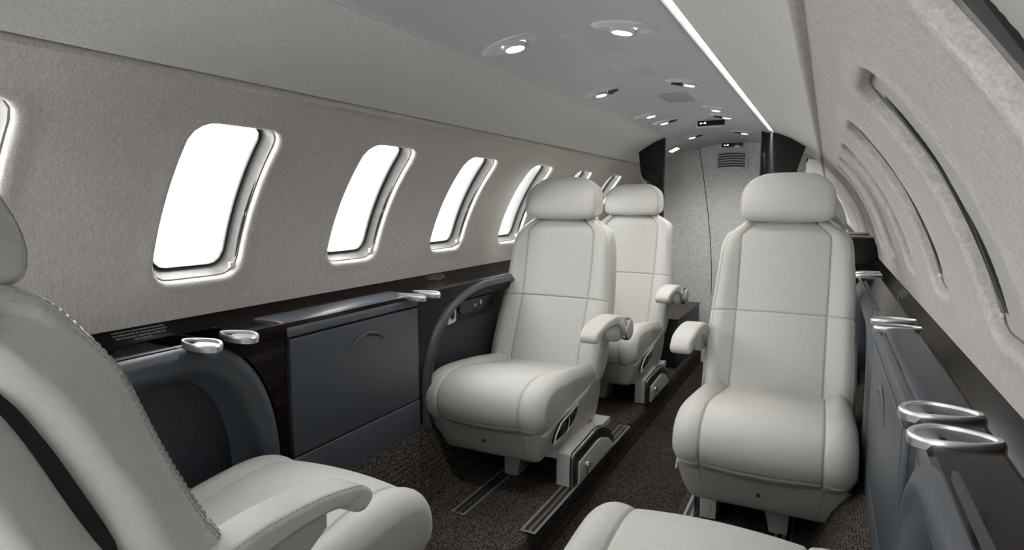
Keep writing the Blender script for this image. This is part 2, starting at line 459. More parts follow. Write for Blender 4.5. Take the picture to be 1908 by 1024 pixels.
def make_seat(label, loc, rz, aisle, base_x, recline=0, shift=0, xs_=0, hd_=(0, 0, 0), stitches=False, group='cream cabin seats', swing=0):
    """origin on the platform under the seat, facing local -y; aisle=+-1 local side of the armrest"""
    T = empty('cabin_seat', loc, rz); tag(T, label, 'seat', group)
    # --- base
    by = 0.0; bx = base_x
    mb = MB()
    prism(mb, [(-.118, .108), (.118, .108), (.118, .086), (-.118, .080)], by+.005, by+.40, lambda u, v, a: Vector((bx+u, a, v)), .004)
    mb.build('base_beam', PLAST, T)
    for s in (-1, 1):
        mb = MB()
        a, b = .118, (.090 if s == aisle else .068)
        poly = [(s*a, .108), (s*(a-.004), .002), (s*(b), .002), (s*(b-.018), .090), (s*(b-.03), .108)]
        prism(mb, poly, by, by+.10, lambda u, v, q: Vector((bx+u, q, v)), .003)
        if s == aisle: prism(mb, [(.0, .090), (.0, .112), (.20, .122), (.27, .118), (.34, .10), (.34, .09)], .0, .072, lambda u, v, q: Vector((bx+s*q, by+u, v)), .002)
        if s == aisle: prism(mb, [(.001, .003), (.001, .109), (.012, .113), (.20, .123), (.27, .116), (.36, .080), (.42, .018), (.42, .003)], .070, .1165, lambda u, v, q: Vector((bx+s*q, by+u, v)), .003)
        mb.build('leg', PLAST, T)
    if True:
        s = aisle; fa = [(0, 0.002), (0, .100), (.012, .112), (.21, .124), (.27, .118), (.36, .082), (.42, .020), (.425, .002)]
        mb = MB(); prism(mb, fa, .110, .132, lambda u, v, q: Vector((bx+s*q, by+u, v)), .010)
        tr = mb.build('rail_cover', GUN, T); tr['label'] = 'dark metallic rail cover trim'
        fb = [(.034, .003), (.034, .074), (.213, .086), (.25, .082), (.328, .054), (.385, .014), (.388, .003)]
        mb = MB(); prism(mb, fb, .130, .137, lambda u, v, q: Vector((bx+s*q, by+u, v)), .003)
        cp = mb.build('cover_panel', PLAST, tr)
        mb = MB(); c = Vector((bx+s*.137, by+.085, .052)); tube(mb, [c, c+Vector((s*.016, 0, 0))], .010, 12); tube(mb, [c+Vector((s*.006, 0, -.012)), c+Vector((s*.006, 0, -.035))], .004, 8)
        tube(mb, [c+Vector((s*.004, -.006, .008)), c+Vector((s*.004, -.012, .030))], .0012, 6)
        mb.build('release_knob', CHROME, tr)
    # --- shell under the cushion
    loop = [(-.140, .214), (-.134, .190), (-.116, .140), (-.100, .108), (-.088, .101), (.10, .104), (.30, .110), (.350, .114), (.362, .124), (.368, .20), (.368, .285), (.35, .300), (.30, .285), (.22, .262), (.12, .248), (.04, .240), (-.04, .228), (-.09, .216)]
    wf = lambda y, z: lerp_tab([(.10, .178+.02*sstep(-.05, .15, y)), (.15, .193+.012*sstep(-.05, .15, y)), (.205, .205+.008*sstep(-.05, .12, y)), (.25, .206+.0095*sstep(-.05, .12, y))], z)
    mb, _, _ = pillow(loop, wf, .030, None, (), step=.012, rd=.014)
    sh = mb.build('seat_shell', PLAST, T, 50)
    # seam lines down the front skirt
    for s in (-1, 1):
        mb = MB(); tube(mb, [Vector((s*.145, -.1385, .205)), Vector((s*.142, -.1340, .190)), Vector((s*.138, -.1160, .140)), Vector((s*.132, -.1000, .108))], .0011, 6); mb.build('skirt_seam', STITCH, sh)
    mb = MB(); box(mb, -.005, .005, -.128, -.112, .152, .161, .002); mb.build('stud', BROWN, sh)
    # control recess on the aisle side
    s = aisle
    cps = [(-.072, .166), (-.055, .190), (-.015, .214), (.130, .232), (.112, .196), (.070, .176)]
    mb = MB(); prism(mb, cps, .2065, .2175, lambda u, v, q: Vector((s*q, u, v)), .003)
    fr = mb.build('control_panel', BLACKG, T)
    rim = catmull([(u*1.05-.004, v+(v-.195)*.10) for u, v in cps], 3)
    mb = MB(); tube(mb, [Vector((s*.2165, u, v)) for u, v in cps+[cps[0]]], .0028, 8); mb.build('panel_frame', PLAST, fr)
    mb = MB(); box(mb, s*.219-.003, s*.219+.003, -.03, .015, .180, .208, .003); mb.build('switch', BLACKM, fr)
    mb = MB(); box(mb, s*.219-.003, s*.219+.003, .045, .090, .193, .220, .003); mb.build('switch', BLACKM, fr)
    mb = MB(); tube(mb, [Vector((s*.2225, .022, .172)), Vector((s*.2225, .032, .20)), Vector((s*.2225, .036, .218))], .0018, 8); mb.build('lever', CHROME, fr)
    mb = MB(); tube(mb, [Vector((s*(.2085), -.005+.10*t, .140+.020*t*t)) for t in (0, .25, .5, .75, 1)], .0016, 6); mb.build('release_wire', CHROME, T)
    # --- cushion
    cl = [(-.118, .200), (-.150, .222), (-.166, .262), (-.158, .305), (-.125, .338), (-.07, .354), (0, .352), (.10, .334), (.20, .314), (.30, .300), (.345, .296), (.358, .27), (.34, .235), (.25, .215), (.10, .205), (0, .200), (-.07, .197)]
    cl = catmull(cl, 5)
    def cpost(p):
        ax = abs(p.x)
        top = sstep(.24, .30, p.z)
        lift = .020*sstep(.125, .185, ax)*top*sstep(-.05, .22, p.y)
        front = -.010*(1-(ax/.215)**2)*sstep(-.08, -.16, p.y)
        return Vector((p.x, p.y+front, p.z+lift))
    wf = lambda y, z: .2125+.003*sstep(.2, -.1, y)-.008*sstep(.24, .20, z)
    mb, rows, pts = pillow(cl, wf, .050, .142, ((-.155, .225),), gd=.0045, post=cpost, bulge=.007, rd=.030)
    cu = mb.build('seat_cushion', LEATHER, T, 60)
    # --- back group, reclined about the hip
    piv = Vector((0, .33, .28))
    Mr = Matrix.Translation(Vector((xs_, shift, 0))) @ Matrix.Translation(piv) @ Matrix.Rotation(-math.radians(recline), 4, 'X') @ Matrix.Translation(-piv)
    bl = [(.315, .245), (.318, .285), (.345, .36), (.385, .45), (.425, .535), (.455, .63), (.475, .72), (.488, .785), (.503, .818), (.532, .832), (.562, .824), (.579, .806), (.580, .785), (.570, .745), (.555, .70), (.538, .65), (.520, .60), (.500, .54), (.468, .45), (.428, .36), (.396, .28), (.380, .243), (.35, .232)]
    bl = catmull(bl, 5)
    wtab = [(.22, .205), (.25, .218), (.28, .224), (.36, .225), (.45, .223), (.55, .217), (.66, .208), (.74, .201), (.765, .196), (.785, .187), (.802, .172), (.815, .157), (.828, .143), (.84, .135)]
    wf = lambda y, z: lerp_tab(wtab, z)
    def bpost(p):
        ax = abs(p.x); f = Vector(p)
        # bolsters wrap forward a little
        rear = sstep(0, 1, (p.y-(.33+.30*sstep(.25, .9, p.z)))/.06)
        f.y -= .016*sstep(.13, .20, ax)*(1-sstep(.72, .80, p.z))*(1-rear)
        return f
    mb, rows, pts = pillow(bl, wf, .042, .136, ((.425, .535),), gd=.0045, post=bpost, bulge=.007, rd=.024, ladder=True)
    bk = transform(mb, Mr).build('backrest', LEATHER, T, 60)
    # rear shell plate
    rl = [(.375, .236), (.408, .238), (.442, .285), (.478, .36), (.520, .45), (.558, .54), (.582, .61), (.598, .68), (.604, .735), (.600, .754), (.586, .760), (.568, .748), (.548, .70), (.520, .60), (.495, .53), (.458, .45), (.418, .36), (.385, .28)]
    mb, _, _ = pillow(catmull(rl, 4), lambda y, z: lerp_tab(wtab, z)-.016, .016, None, (), step=.014, ladder=True)
    mb.v = [v+Vector((0, .011, 0)) for v in mb.v]
    transform(mb, Mr).build('back_shell', LEATHER, bk, 60)
    gl = [(a, b) for a, b in rl]; mb, _, _ = pillow(catmull(gl, 4), lambda y, z: lerp_tab(wtab, z)-.026, .004, None, (), step=.014)
    mb.v = [v+Vector((0, -.004, .004)) for v in mb.v]; transform(mb, Mr).build('shell_gap_shade', BLACKM, bk, 60)  # black filler stands in for the shade in the crevice
    n = len(pts); front = []
    for i in range(n):
        if pts[i][0] > .53: break
        front.append(i)
    for s2, row in ((1, rows[-5]), (-1, rows[4])):
        seq = [row[i] for i in front]
        mb = MB(); tube(mb, [Mr @ (p+Vector((s2*.0004, -.0004, 0))) for p in seq[::3]], .0010, 5)
        mb.build('side_piping', STITCH, bk)
    if stitches:
        mb = MB()
        for k, off in ((-6, .0), (-4, .0)):
            row = rows[k] if aisle > 0 else rows[-k-1]
            seq = [row[i] for i in front if pts[i][1] > .30]
            dashes(mb, [Mr @ (p+Vector((aisle*.0008, -.0004, 0))) for p in seq], None)
        mb.build('stitching', STITCH, bk)
    # --- headrest
    hl = catmull([(.474, .836), (.464, .850), (.461, .872), (.466, .905), (.482, .945), (.503, .972), (.532, .984), (.562, .972), (.578, .935), (.580, .89), (.576, .855), (.560, .838), (.515, .832)], 5)
    ht = [(.832, .136), (.842, .140), (.855, .142), (.88, .143), (.91, .142), (.935, .139), (.950, .133), (.966, .121), (.976, .109), (.986, .092)]
    mb, hrows, hp = pillow(hl, lambda y, z: lerp_tab(ht, z), .026, None, (), bulge=.007, rd=.013)
    Mr0 = Mr; Mr = Matrix.Translation(Vector(hd_)) @ Mr
    hd = transform(mb, Mr).build('headrest', LEATHER, T, 60)
    for s2, row in ((1, hrows[-4]), (-1, hrows[3])):
        mb = MB(); seq = []
        for i in range(len(hp)):
            if hp[i][0] > .545: break
            seq.append(row[i])
        tube(mb, [Mr @ (p+Vector((s2*.0003, -.0003, 0))) for p in seq[::2]], .0009, 5)
        mb.build('headrest_piping', STITCH, hd)
    mb = MB(); box(mb, -.05, .05, .505, .545, .815, .85, .004); transform(mb, Mr).build('headrest_post', PLAST, hd)
    # --- armrest
    s = aisle; ax = .254
    arm = empty('armrest', (0, 0, 0)); arm.parent = T; arm.empty_display_size = .05
    Ma = Matrix.Translation(Vector((0, .41, .44))) @ Matrix.Rotation(-math.radians(swing), 4, 'X') @ Matrix.Translation(-Vector((0, .41, .44)))
    top = catmull([(.110, .446), (.103, .456), (.110, .470), (.145, .487), (.22, .500), (.31, .502), (.385, .490), (.43, .466), (.442, .435), (.42, .405), (.395, .405), (.378, .43), (.350, .456), (.29, .470), (.21, .472), (.165, .463), (.145, .447), (.126, .440)], 4)
    mb, arows, apts = pillow(top, lambda y, z: .034-.004*sstep(.17, .10, y), .011, None, (), step=.008, bulge=.001, rd=.008)
    mb.v = [Vector((v.x+s*ax, v.y, v.z)) for v in mb.v]
    transform(mb, Ma).build('arm_pad', LEATHER, arm, 60)
    low = [(.20, .474), (.29, .474), (.352, .460), (.376, .43), (.378, .404), (.32, .408), (.25, .424), (.20, .452)]
    mb = MB(); prism(mb, low, ax-.026, ax+.029, lambda u, v, q: Vector((s*q, u, v)), .004)
    transform(mb, Ma).build('arm_support', PLAST, arm)
    mb = MB(); c = Vector((s*ax, .41, .440))
    tube(mb, [c+Vector((s*.030, 0, 0)), c+Vector((s*.031, 0, 0)), c+Vector((s*.044, 0, 0)), c+Vector((s*.049, 0, 0)), c+Vector((s*.050, 0, 0))], [.030, .042, .042, .038, .034], 36)
    transform(mb, Ma).build('pivot_ring', CHROME, arm)
    mb = MB(); tube(mb, [c+Vector((s*.048, 0, 0)), c+Vector((s*.054, 0, 0)), c+Vector((s*.0555, 0, 0))], [.033, .033, .029], 36)
    transform(mb, Ma).build('pivot_cap', PLAST, arm)
    mb = MB(); box(mb, min(s*.20, s*.235), max(s*.20, s*.235), .385, .435, .415, .465, .006); transform(mb, Ma).build('arm_bracket', PLAST, arm)
    if stitches:
        mb = MB(); row = arows[-6] if s > 0 else arows[5]
        seq = [row[i] for i in range(len(apts)) if apts[i][1] > .478 and apts[i][0] < .40]; seq.sort(key=lambda p: p.y)
        dashes(mb, [Ma @ (Vector((p.x+s*ax+s*.0006, p.y, p.z+.0006))) for p in seq], None)
        mb.build('arm_stitching', STITCH, arm)
    return T
X0 = .395
make_seat('cream leather seat beside the left windows, facing the camera with armrest and metallic rail cover', (-X0-.008, 1.73, 0), 0, 1, .123)
make_seat('cream leather seat nearest on the right, facing the camera at full height', (X0, 1.73, 0), 0, -1, -.047)
make_seat('smaller cream seat behind the left facing seat, beside the dark console', (-X0+.01, 2.64, 0), 0, 1, .10)
make_seat('cream seat almost wholly hidden behind the headrest of the right facing seat', (X0, 2.64, 0), 0, -1, -.047)
make_seat('closest cream seat at lower left, seen from behind with stitched shoulder and long armrest', (-.352, .795, 0), PI, -1, -.06, recline=6, shift=-.090, xs_=-.038, hd_=(.020, .030, -.008), stitches=True)
make_seat('cream seat cropped by the bottom edge, only its front cushion in view', (.372, .925, 0), PI, 1, .047, recline=72, swing=-40)

# ------------------------------------------------------------------ seat tracks
def track(x, y0, y1, label):
    t = empty('seat_track', (x, (y0+y1)/2, 0)); tag(t, label, 'track', 'seat tracks in the carpet')
    h = (y1-y0)/2
    mb = MB()
    for a, b in ((-.024, -.015), (.015, .024)): box(mb, a, b, -h, h, .0005, .0035, .001)
    for a, b in ((-h-.008, -h), (h, h+.008)): box(mb, -.024, .024, a, b, .0005, .0035, .001)
    mb.build('track_frame', TRACKG, t)
    mb = MB(); box(mb, -.015, .015, -h, h, .0006, .0012); mb.build('track_bed', BLACKM, t)
    mb = MB(); box(mb, -.005, .005, -h, h, .001, .0028, .0008); mb.build('track_rail', BRASS, t)
track(-.168, 1.44, 2.33, 'track under the aisle-side leg of the left facing seat')
track(-.392, 1.44, 2.20, 'track under the wall-side leg of the left facing seat')
track(.213, 1.28, 2.33, 'track under the aisle-side leg of the right facing seat')
track(.455, 1.28, 2.20, 'track under the wall-side leg of the right facing seat')

# ------------------------------------------------------------------ side ledges, cabinets, armrest panels
TXT = ["FOR TAXI, TAKEOFF, AND LANDING: REAR SEAT BACK UPRIGHT POSITION", "STOW ARMREST IN BACKREST, SEAT CONTROLS INBOARD, TRACK MUST BE", "REAR OF AIRCRAFT TRAVEL IN TAKEOFF. NOTED ON ARMREST PANELS", "USE FOOT IN SEAT AREA"]
def text_mesh(s, size):
    cu = bpy.data.curves.new('t', 'FONT'); cu.body = s; cu.size = size; cu.align_x = 'CENTER'; cu.extrude = .0001; cu.resolution_u = 1
    o = bpy.data.objects.new('t', cu); COL.objects.link(o); dg = bpy.context.evaluated_depsgraph_get()
    me = bpy.data.meshes.new_from_object(o.evaluated_get(dg)); v = [q.co.copy() for q in me.vertices]; f = [tuple(p.vertices) for p in me.polygons]
    bpy.data.objects.remove(o); return v, f
def ledge(s, X, cups, texts, zt=.612):
    """s side, X = |x| of the cabin-side edge"""
    nm = 'left' if s < 0 else 'right'
    T = empty('side_ledge', (s*X, 1.2, zt)); tag(T, 'glossy dark ledge with metal cup holders below the %s windows' % nm, 'ledge', 'glossy side ledges'); o0 = T.location
    prof = [(X+.006, .560), (X+.003, zt-.008), (X+.008, zt), (.702, zt), (.706, zt+.002), (.735, .643), (.741, .648), (.75, .648)]
    def teardrop(cx, cy, ln, wd, N=40):
        ring = []
        for i in range(N):
            a = 2*PI*i/N; u = -math.cos(a); ring.append((cx+u*ln/2, cy+(1-.42*(u+1)/2)*math.sin(a)*wd/2))
        return ring
    mb = MB(); xa, xb = prof[2][0], prof[3][0]
    grid(mb, [[Vector((s*x, y, z))-o0 for x, z in prof[:3]] for y in (YF+.01, 3.26)])
    grid(mb, [[Vector((s*x, y, z))-o0 for x, z in prof[3:]] for y in (YF+.01, 3.26)])
    cuts = [YF+.01]
    for c in cups:
        if c[4]: cuts += [c[0]-c[3]/2-.004, c[0]+c[3]/2+.004]
    cuts.append(3.26)
    for i in range(0, len(cuts), 2): grid(mb, [[Vector((s*x, y, zt))-o0 for x in (xa, xb)] for y in (cuts[i], cuts[i+1])])
    for (cy, cx, ln, wd, dp) in cups:
        if not dp: continue
        ya, yb = cy-wd/2-.004, cy+wd/2+.004; ring = [(min(xb-.001, max(xa+.0005, a)), b) for a, b in teardrop(cx, cy, ln, wd)]
        mx = (xa+xb)/2; out = []
        for a, b in ring:
            dx, dy = a-mx, b-cy; t = min((xb-mx)/abs(dx) if abs(dx) > 1e-6 else 99, (yb-cy)/abs(dy) if abs(dy) > 1e-6 else 99); out.append((mx+dx*t, cy+dy*t))
        for qx in (xa, xb):
            for qy in (ya, yb):
                j = min(range(len(out)), key=lambda i: (out[i][0]-qx)**2+(out[i][1]-qy)**2); out[j] = (qx, qy)
        grid(mb, [[Vector((s*a, b, zt))-o0 for a, b in out], [Vector((s*a, b, zt))-o0 for a, b in ring]], closed=True)
    mb.build('ledge_board', GLOSS, T, 25)
    for (cy, cx, ln, wd, dp) in cups:
        # cup: teardrop in plan, round end toward the cabin, wavy lip
        ring = []
        N = 40
        for i in range(N):
            a = 2*PI*i/N; c, q = math.cos(a), math.sin(a)
            u = -c                     # -1 cabin side .. +1 wall side
            wy = (1-.42*(u+1)/2)*q
            dip = -.0035*(1+math.cos(PI*(u+1)))*.5 if u < 0 else 0
            ring.append((u*ln/2, wy*wd/2, .004-.006*max(0, -u)**2*.6))
        def R(sc, dz, sh=0): return [Vector((s*(cx+u*sc+sh), cy+v*sc, zt+z+dz))-o0 for u, v, z in ring]
        mb = MB(); grid(mb, [R(1.00, -.010), R(1.03, -.003), R(1.03, .001), R(.985, .004), R(.87, .0035), R(.85, 0)], closed=True)
        cp = mb.build('cup_holder', SILVER, T)
        def well(sc, k):
            out = []
            for (u, v, z), p in zip(ring, R(sc, 0)):
                x = cx+u*sc; d = dp*sstep(X+.012, X+.045, x)*k; out.append(Vector((p.x, p.y, .0014-d)))
            return out
        mb = MB(); grid(mb, [R(.86, .001), well(.84, .9), well(.80, 1), well(.6, 1), well(.35, 1), well(.02, 1)], closed=True); mb.build('cup_well', CUPIN, cp)
    for (ty, w) in texts:
        mb = MB()
        for j, line in enumerate(TXT):
            v, f = text_mesh(line, .0052)
            # strip plane runs from (.700,zt+.002) to (.735,.643)
            A = Vector((.706, zt+.002)); B = Vector((.735, .643)); d = (B-A).normalized(); nn = Vector((-d.y, d.x))
            vs = []
            for q in v:
                pp = A+d*(.0335-.0072*(j+1)+q.y)+nn*.0006
                vs.append(Vector((s*pp.x, ty+(q.x*w)*(1 if s < 0 else -1), pp.y))-o0)
            mb.add(vs, f)
        mb.build('placard_text', WHITET, T)
    return T
LX, RX = .585, .628
ledge(-1, LX, [(.785, .575, .100, .066, .03), (.872, .575, .100, .066, .03), (1.484, .578, .098, .056, 0), (1.560, .578, .098, .056, 0)], [(.757, .62), (1.825, .62)])
ledge(1, RX, [(.862, .662, .094, .078, .035), (.962, .662, .094, .078, .035), (1.59, .670, .10, .056, 0), (1.69, .670, .10, .056, 0), (2.72, .670, .10, .056, 0), (2.82, .670, .10, .056, 0)], [(2.1, .8)])
def cabinet(s, X, y0, y1, label, handle=True, zt=.612):
    T = empty('storage_cabinet', (s*X, (y0+y1)/2, .19)); tag(T, label, 'cabinet', 'navy side cabinets'); o0 = T.location
    P = lambda x, y, z: Vector((s*x, y, z))-o0
    prof = [(.694, zt-.01), (.694, zt+.005), (X+.035, zt+.006), (X+.018, zt+.004), (X+.006, zt-.004), (X-.001, zt-.018), (X-.003, zt-.030), (X+.004, zt-.034)]
    mb = MB(); rows = []
    for y, e in ((y0, .004), (y0+.001, .001), (y0+.004, 0), (y1-.004, 0), (y1-.001, .001), (y1, .004)):
        rows.append([P(x+e*.5, y, z-e) for x, z in prof])
    grid(mb, rows); mb.add(rows[0], [tuple(range(len(prof)))]); mb.add(rows[-1], [tuple(range(len(prof)))])
    mb.build('top_cover', NAVY, T, 60)
    mb = MB(); box(mb, *sorted((s*(X+.006)-o0.x, s*(X+.075)-o0.x)), y0-o0.y, y1-o0.y, .16-o0.z, zt-.008-o0.z, .002); mb.build('cabinet_body', BLACKM, T)
    mb = MB(); box(mb, *sorted((s*(X-.004)-o0.x, s*(X+.012)-o0.x)), y0-o0.y+.003, y1-o0.y-.003, .290-o0.z, zt-.037-o0.z, .003)
    d = mb.build('door', NAVYP, T)
    mb = MB(); box(mb, *sorted((s*(X-.004)-o0.x, s*(X+.012)-o0.x)), y0-o0.y+.001, y1-o0.y, .165-o0.z, .286-o0.z, .003); mb.build('plinth', NAVYP, T)
    if handle:
        w = .155; yc = (y0+y1)/2+.01
        up_, lo_ = [], []
        mb = MB()
        pts = []; rad = []
        for i in range(25):
            t = i/24; yy = yc-w/2+w*t; zz = .5+.052*math.sin(PI*min(1, t*.80+.05))**.9-.0
            pts.append(P(X-.0045, yy, zz-.012)); rad.append(.0012+.0046*math.sin(PI*t)**.5)
        tube(mb, pts, rad, 10); mb.build('handle', NAVYP, d)
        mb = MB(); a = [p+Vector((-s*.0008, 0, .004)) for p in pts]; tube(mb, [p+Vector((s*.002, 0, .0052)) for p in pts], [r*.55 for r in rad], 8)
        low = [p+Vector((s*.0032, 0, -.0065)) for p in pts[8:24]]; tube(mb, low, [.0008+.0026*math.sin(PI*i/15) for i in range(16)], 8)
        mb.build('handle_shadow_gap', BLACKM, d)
    return T
cabinet(-1, LX, 1.014, 1.524, 'navy cabinet between the two left seats, with crescent handle')
cabinet(1, RX, 1.000, 1.62, 'navy cabinet on the right wall in front of the right facing seat')
def arch_outline(y0, y1, ry, rz, zt, o, n=22, ex=2.3, zb=.10):
    pts = []
    a0, a1, top = y0+o, y1-o, zt-o*.95
    r1, r2 = max(.04, ry-o), max(.04, rz-o)
    for i in range(7): pts.append((a0, zb+(top-r2-zb)*i/6))
    for i in range(1, n+1):
        t = PI/2*i/n; c, q = math.cos(t)**(2/ex), math.sin(t)**(2/ex); pts.append((a0+r1-r1*c, top-r2+r2*q))
    for i in range(1, 9): pts.append((a0+r1+(a1-r1-a0-r1)*i/9, top))
    for i in range(0, n+1):
        t = PI/2*i/n; c, q = math.sin(t)**(2/ex), math.cos(t)**(2/ex); pts.append((a1-r1+r1*c, top-r2+r2*q))
    for i in range(1, 7): pts.append((a1, top-r2+(zb-top+r2)*i/6))
    return pts
def post(s, X, ar, side, yc, label, zt=.612):
    """veneer spandrel between an arch (ar = its y0,y1,ry,rz) and the cabinet edge yc"""
    y0, y1, ry, rz = ar; pts = arch_outline(y0, y1, ry, rz, zt, -.004)
    if side > 0: pts = [p for p in pts if p[0] > y1-ry*.93]; poly = pts+[(yc, .10), (yc, zt-.006)]+[(pts[0][0], zt-.006)]
    else: pts = [p for p in pts if p[0] < y0+ry*.93]; poly = pts+[(pts[-1][0], zt-.006), (yc, zt-.006), (yc, .10)]
    poly = [(a, min(b, zt-.007)) for a, b in poly]
    T = empty('veneer_post', (s*X, yc, .1)); tag(T, label, 'post', 'glossy dark veneer posts'); o0 = T.location
    mb = MB(); prism(mb, poly, X+.006, X+.030, lambda u, v, q: Vector((s*q, u, v))-o0, 0); mb.build('veneer_panel', GLOSS, T, 20)
def arch(s, X, y0, y1, ry, rz, ringw, label, zt=.612, flip=False, extra=None):
    T = empty('armrest_panel', (s*X, (y0+y1)/2, .1)); tag(T, label, 'side panel', 'arched navy armrest panels'); o0 = T.location
    zb = .10
    outline = lambda o: arch_outline(y0, y1, ry, rz, zt, o)
    w = ringw
    cs = [(-.001, .020), (-.001, .016), (0, .010), (.004, .000), (.012, -.008), (.024, -.013), (w*.45, -.013), (w*.62, -.008), (w*.78, .003), (w*.90, .018), (w*.97, .034), (w+.004, .052), (w+.006, .072)]
    mb = MB(); rows = []
    for o, dx in cs: rows.append([Vector((s*(X+.002+dx), y, z))-o0 for y, z in outline(o)])
    grid(mb, rows); mb.build('padded_arch', NAVY, T, 60)
    mb = MB(); base = outline(w+.004); q = [Vector((s*(X+.068), y, z))-o0 for y, z in base]; mb.add(q, [tuple(range(len(q)))])
    mb.add([p+Vector((s*.02, 0, 0)) for p in q], [tuple(range(len(q)))])
    pn = mb.build('recess_panel', NAVYD, T, 30)
    return T, o0
post(-1, LX, (-.40, .985, .23, .34), 1, 1.010, 'dark veneer post left of the navy cabinet between the left seats')
post(-1, LX, (1.552, 2.95, .42, .33), -1, 1.528, 'dark veneer post right of the navy cabinet, beside the belt latch panel')
post(1, RX, (-.40, .975, .24, .34), 1, .996, 'dark veneer post at the near end of the right cabinet')
post(1, RX, (1.66, 2.72, .20, .25), -1, 1.624, 'dark veneer post at the far end of the right cabinet')
arch(-1, LX, -.40, .985, .23, .34, .078, 'large arched navy panel behind the closest left seat')
A, o0 = arch(-1, LX, 1.552, 2.95, .42, .33, .040, 'arched navy panel with belt latch beside the left facing seat')
arch(1, RX, -.40, .975, .24, .34, .085, 'arched navy armrest panel at lower right, nearest the camera')
arch(1, RX, 1.66, 2.72, .20, .25, .07, 'arched navy panel beside the right facing seat')
# black oval outlet panel and belt latch on the left arched panel (world x = -(LX+.066))
def ovalpanel():
    T = empty('control_pod', (-(LX+.060), 1.965, .517)); tag(T, 'black oval control pod on the navy panel beside the left facing seat', 'control panel')
    def pill(hy, hz, n=32):
        return [((hy-hz)*(1 if math.cos(a) > 0 else -1)+hz*math.cos(a), hz*math.sin(a)) for a in [2*PI*(i+.5)/n for i in range(n)]]
    mb = MB(); prism(mb, pill(.145, .040), -.008, .006, lambda u, v, q: Vector((q, u, v)), .003); mb.build('pod_frame', BLACKM, T)
    mb = MB(); prism(mb, pill(.125, .026), .004, .013, lambda u, v, q: Vector((q, u, v)), .003); mb.build('pod_face', BLACKG, T)
    mb = MB(); box(mb, .012, .0145, -.02, -.008, -.008, .004, .001); box(mb, .012, .0145, .02, .034, -.006, .012, .001); mb.build('pod_button', CUPIN, T)
ovalpanel()
T = empty('belt_latch', (-(LX+.052), 1.795, .512)); tag(T, 'light five-sided belt latch plate with black slot on the left navy panel', 'latch')
mb = MB(); out = [(-.026, -.042), (.026, -.036), (.026, .040), (-.006, .040), (-.026, .016)]; inn = [(-.010, -.024), (.012, -.024), (.012, .022), (-.010, .022)]
prism(mb, out, -.012, .004, lambda u, v, q: Vector((q, u, v)), .003); mb.build('latch_plate', WHITEP, T)
mb = MB(); prism(mb, inn, .002, .0055, lambda u, v, q: Vector((q, u, v)), .0005); mb.build('latch_slot', BLACKM, T)
mb = MB(); box(mb, .004, .008, -.008, .010, .006, .020, .001); box(mb, .004, .008, -.008, .010, -.022, -.006, .001); mb.build('latch_key', BLACKG, T)

# ------------------------------------------------------------------ ceiling fittings
def on_ceiling(x, y, dz=.0135):
    phi = math.asin(x/(RR-dz)); R = RR-dz-cdrop(y)
    M = Matrix.Translation(Vector((R*math.sin(phi), y, ZC+R*math.cos(phi)))) @ Matrix.Rotation(phi, 4, 'Y')
    return M
def lamp(x, y, big, noz, label, tilt=0):
    M = on_ceiling(x, y)
    T = bpy.data.objects.new('reading_light', None); COL.objects.link(T); T.matrix_world = M; T.empty_display_size = .03
    tag(T, label, 'light', 'oval ceiling lights')
    sx = 1 if x > 0 else -1
    a, b = (.078, .043) if big else (.066, .036)
    def E(ka, kb, z, ox=0, oy=0, n=40): return [Vector((ox+ka*math.cos(2*PI*i/n), oy+kb*math.sin(2*PI*i/n), z)) for i in range(n)]
    # z down = negative local
    mb = MB()
    grid(mb, [E(a, b, .001), E(a, b, -.0025), E(a*.97, b*.96, -.004), E(a*.78, b*.74, -.0085, sx*.0), E(a*.70, b*.64, -.0085), E(a*.62, b*.55, -.0055), E(a*.35, b*.3, -.002), E(.0005, .0005, -.002)], closed=True)
    bz = mb.build('light_bezel', BEZEL, T, 50)
    lx = -sx*.006 if not noz else sx*.012; r = .021 if big else .016; ly = .004 if not noz else -.006
    mb = MB(); grid(mb, [E(r*1.25, r*1.25, -.004, lx, ly), E(r*1.25, r*1.25, -.013, lx, ly), E(r*1.03, r*1.03, -.0145, lx, ly), E(r*1.0, r*1.0, -.011, lx, ly)], closed=True); mb.build('light_ring', BEZEL, bz)
    mb = MB(); grid(mb, [E(r, r, -.012, lx, ly), E(r*.6, r*.6, -.0135, lx, ly), E(.0003, .0003, -.014, lx, ly)], closed=True); mb.build('light_lens', LENS, T)
    if noz:
        for ox, oy in ((-sx*.018, .010), (-sx*.034, -.004)):
            mb = MB(); grid(mb, [E(.012, .012, -.002, ox, oy), E(.0105, .0105, -.013, ox, oy), E(.006, .006, -.0135, ox, oy), E(.005, .005, -.009, ox, oy), E(.0003, .0003, -.009, ox, oy)], closed=True)
            mb.build('air_nozzle', BLACKM, T)
    L = bpy.data.lights.new('lamp_light', 'SPOT'); L.energy = LAMP_W*(1.0 if big else .8)*(2.2 if y > 3 else 1); L.spot_size = math.radians(150); L.spot_blend = .8; L.shadow_soft_size = .03; L.color = (1, .97, .93)
    lo = bpy.data.objects.new('lamp_light', L); COL.objects.link(lo); lo.parent = T; lo.location = (lx, ly, -.022)
lamps = [(-.150, 1.30, True, False), (.118, 1.30, True, False), (-.150, 1.965, False, True), (.110, 1.965, False, True),
         (-.155, 2.54, False, False), (.115, 2.54, False, False), (-.140, 2.79, False, True), (.105, 2.78, False, True), (-.147, 3.45, False, True), (.10, 3.45, False, True)]
side_ = lambda x: 'left' if x < 0 else 'right'
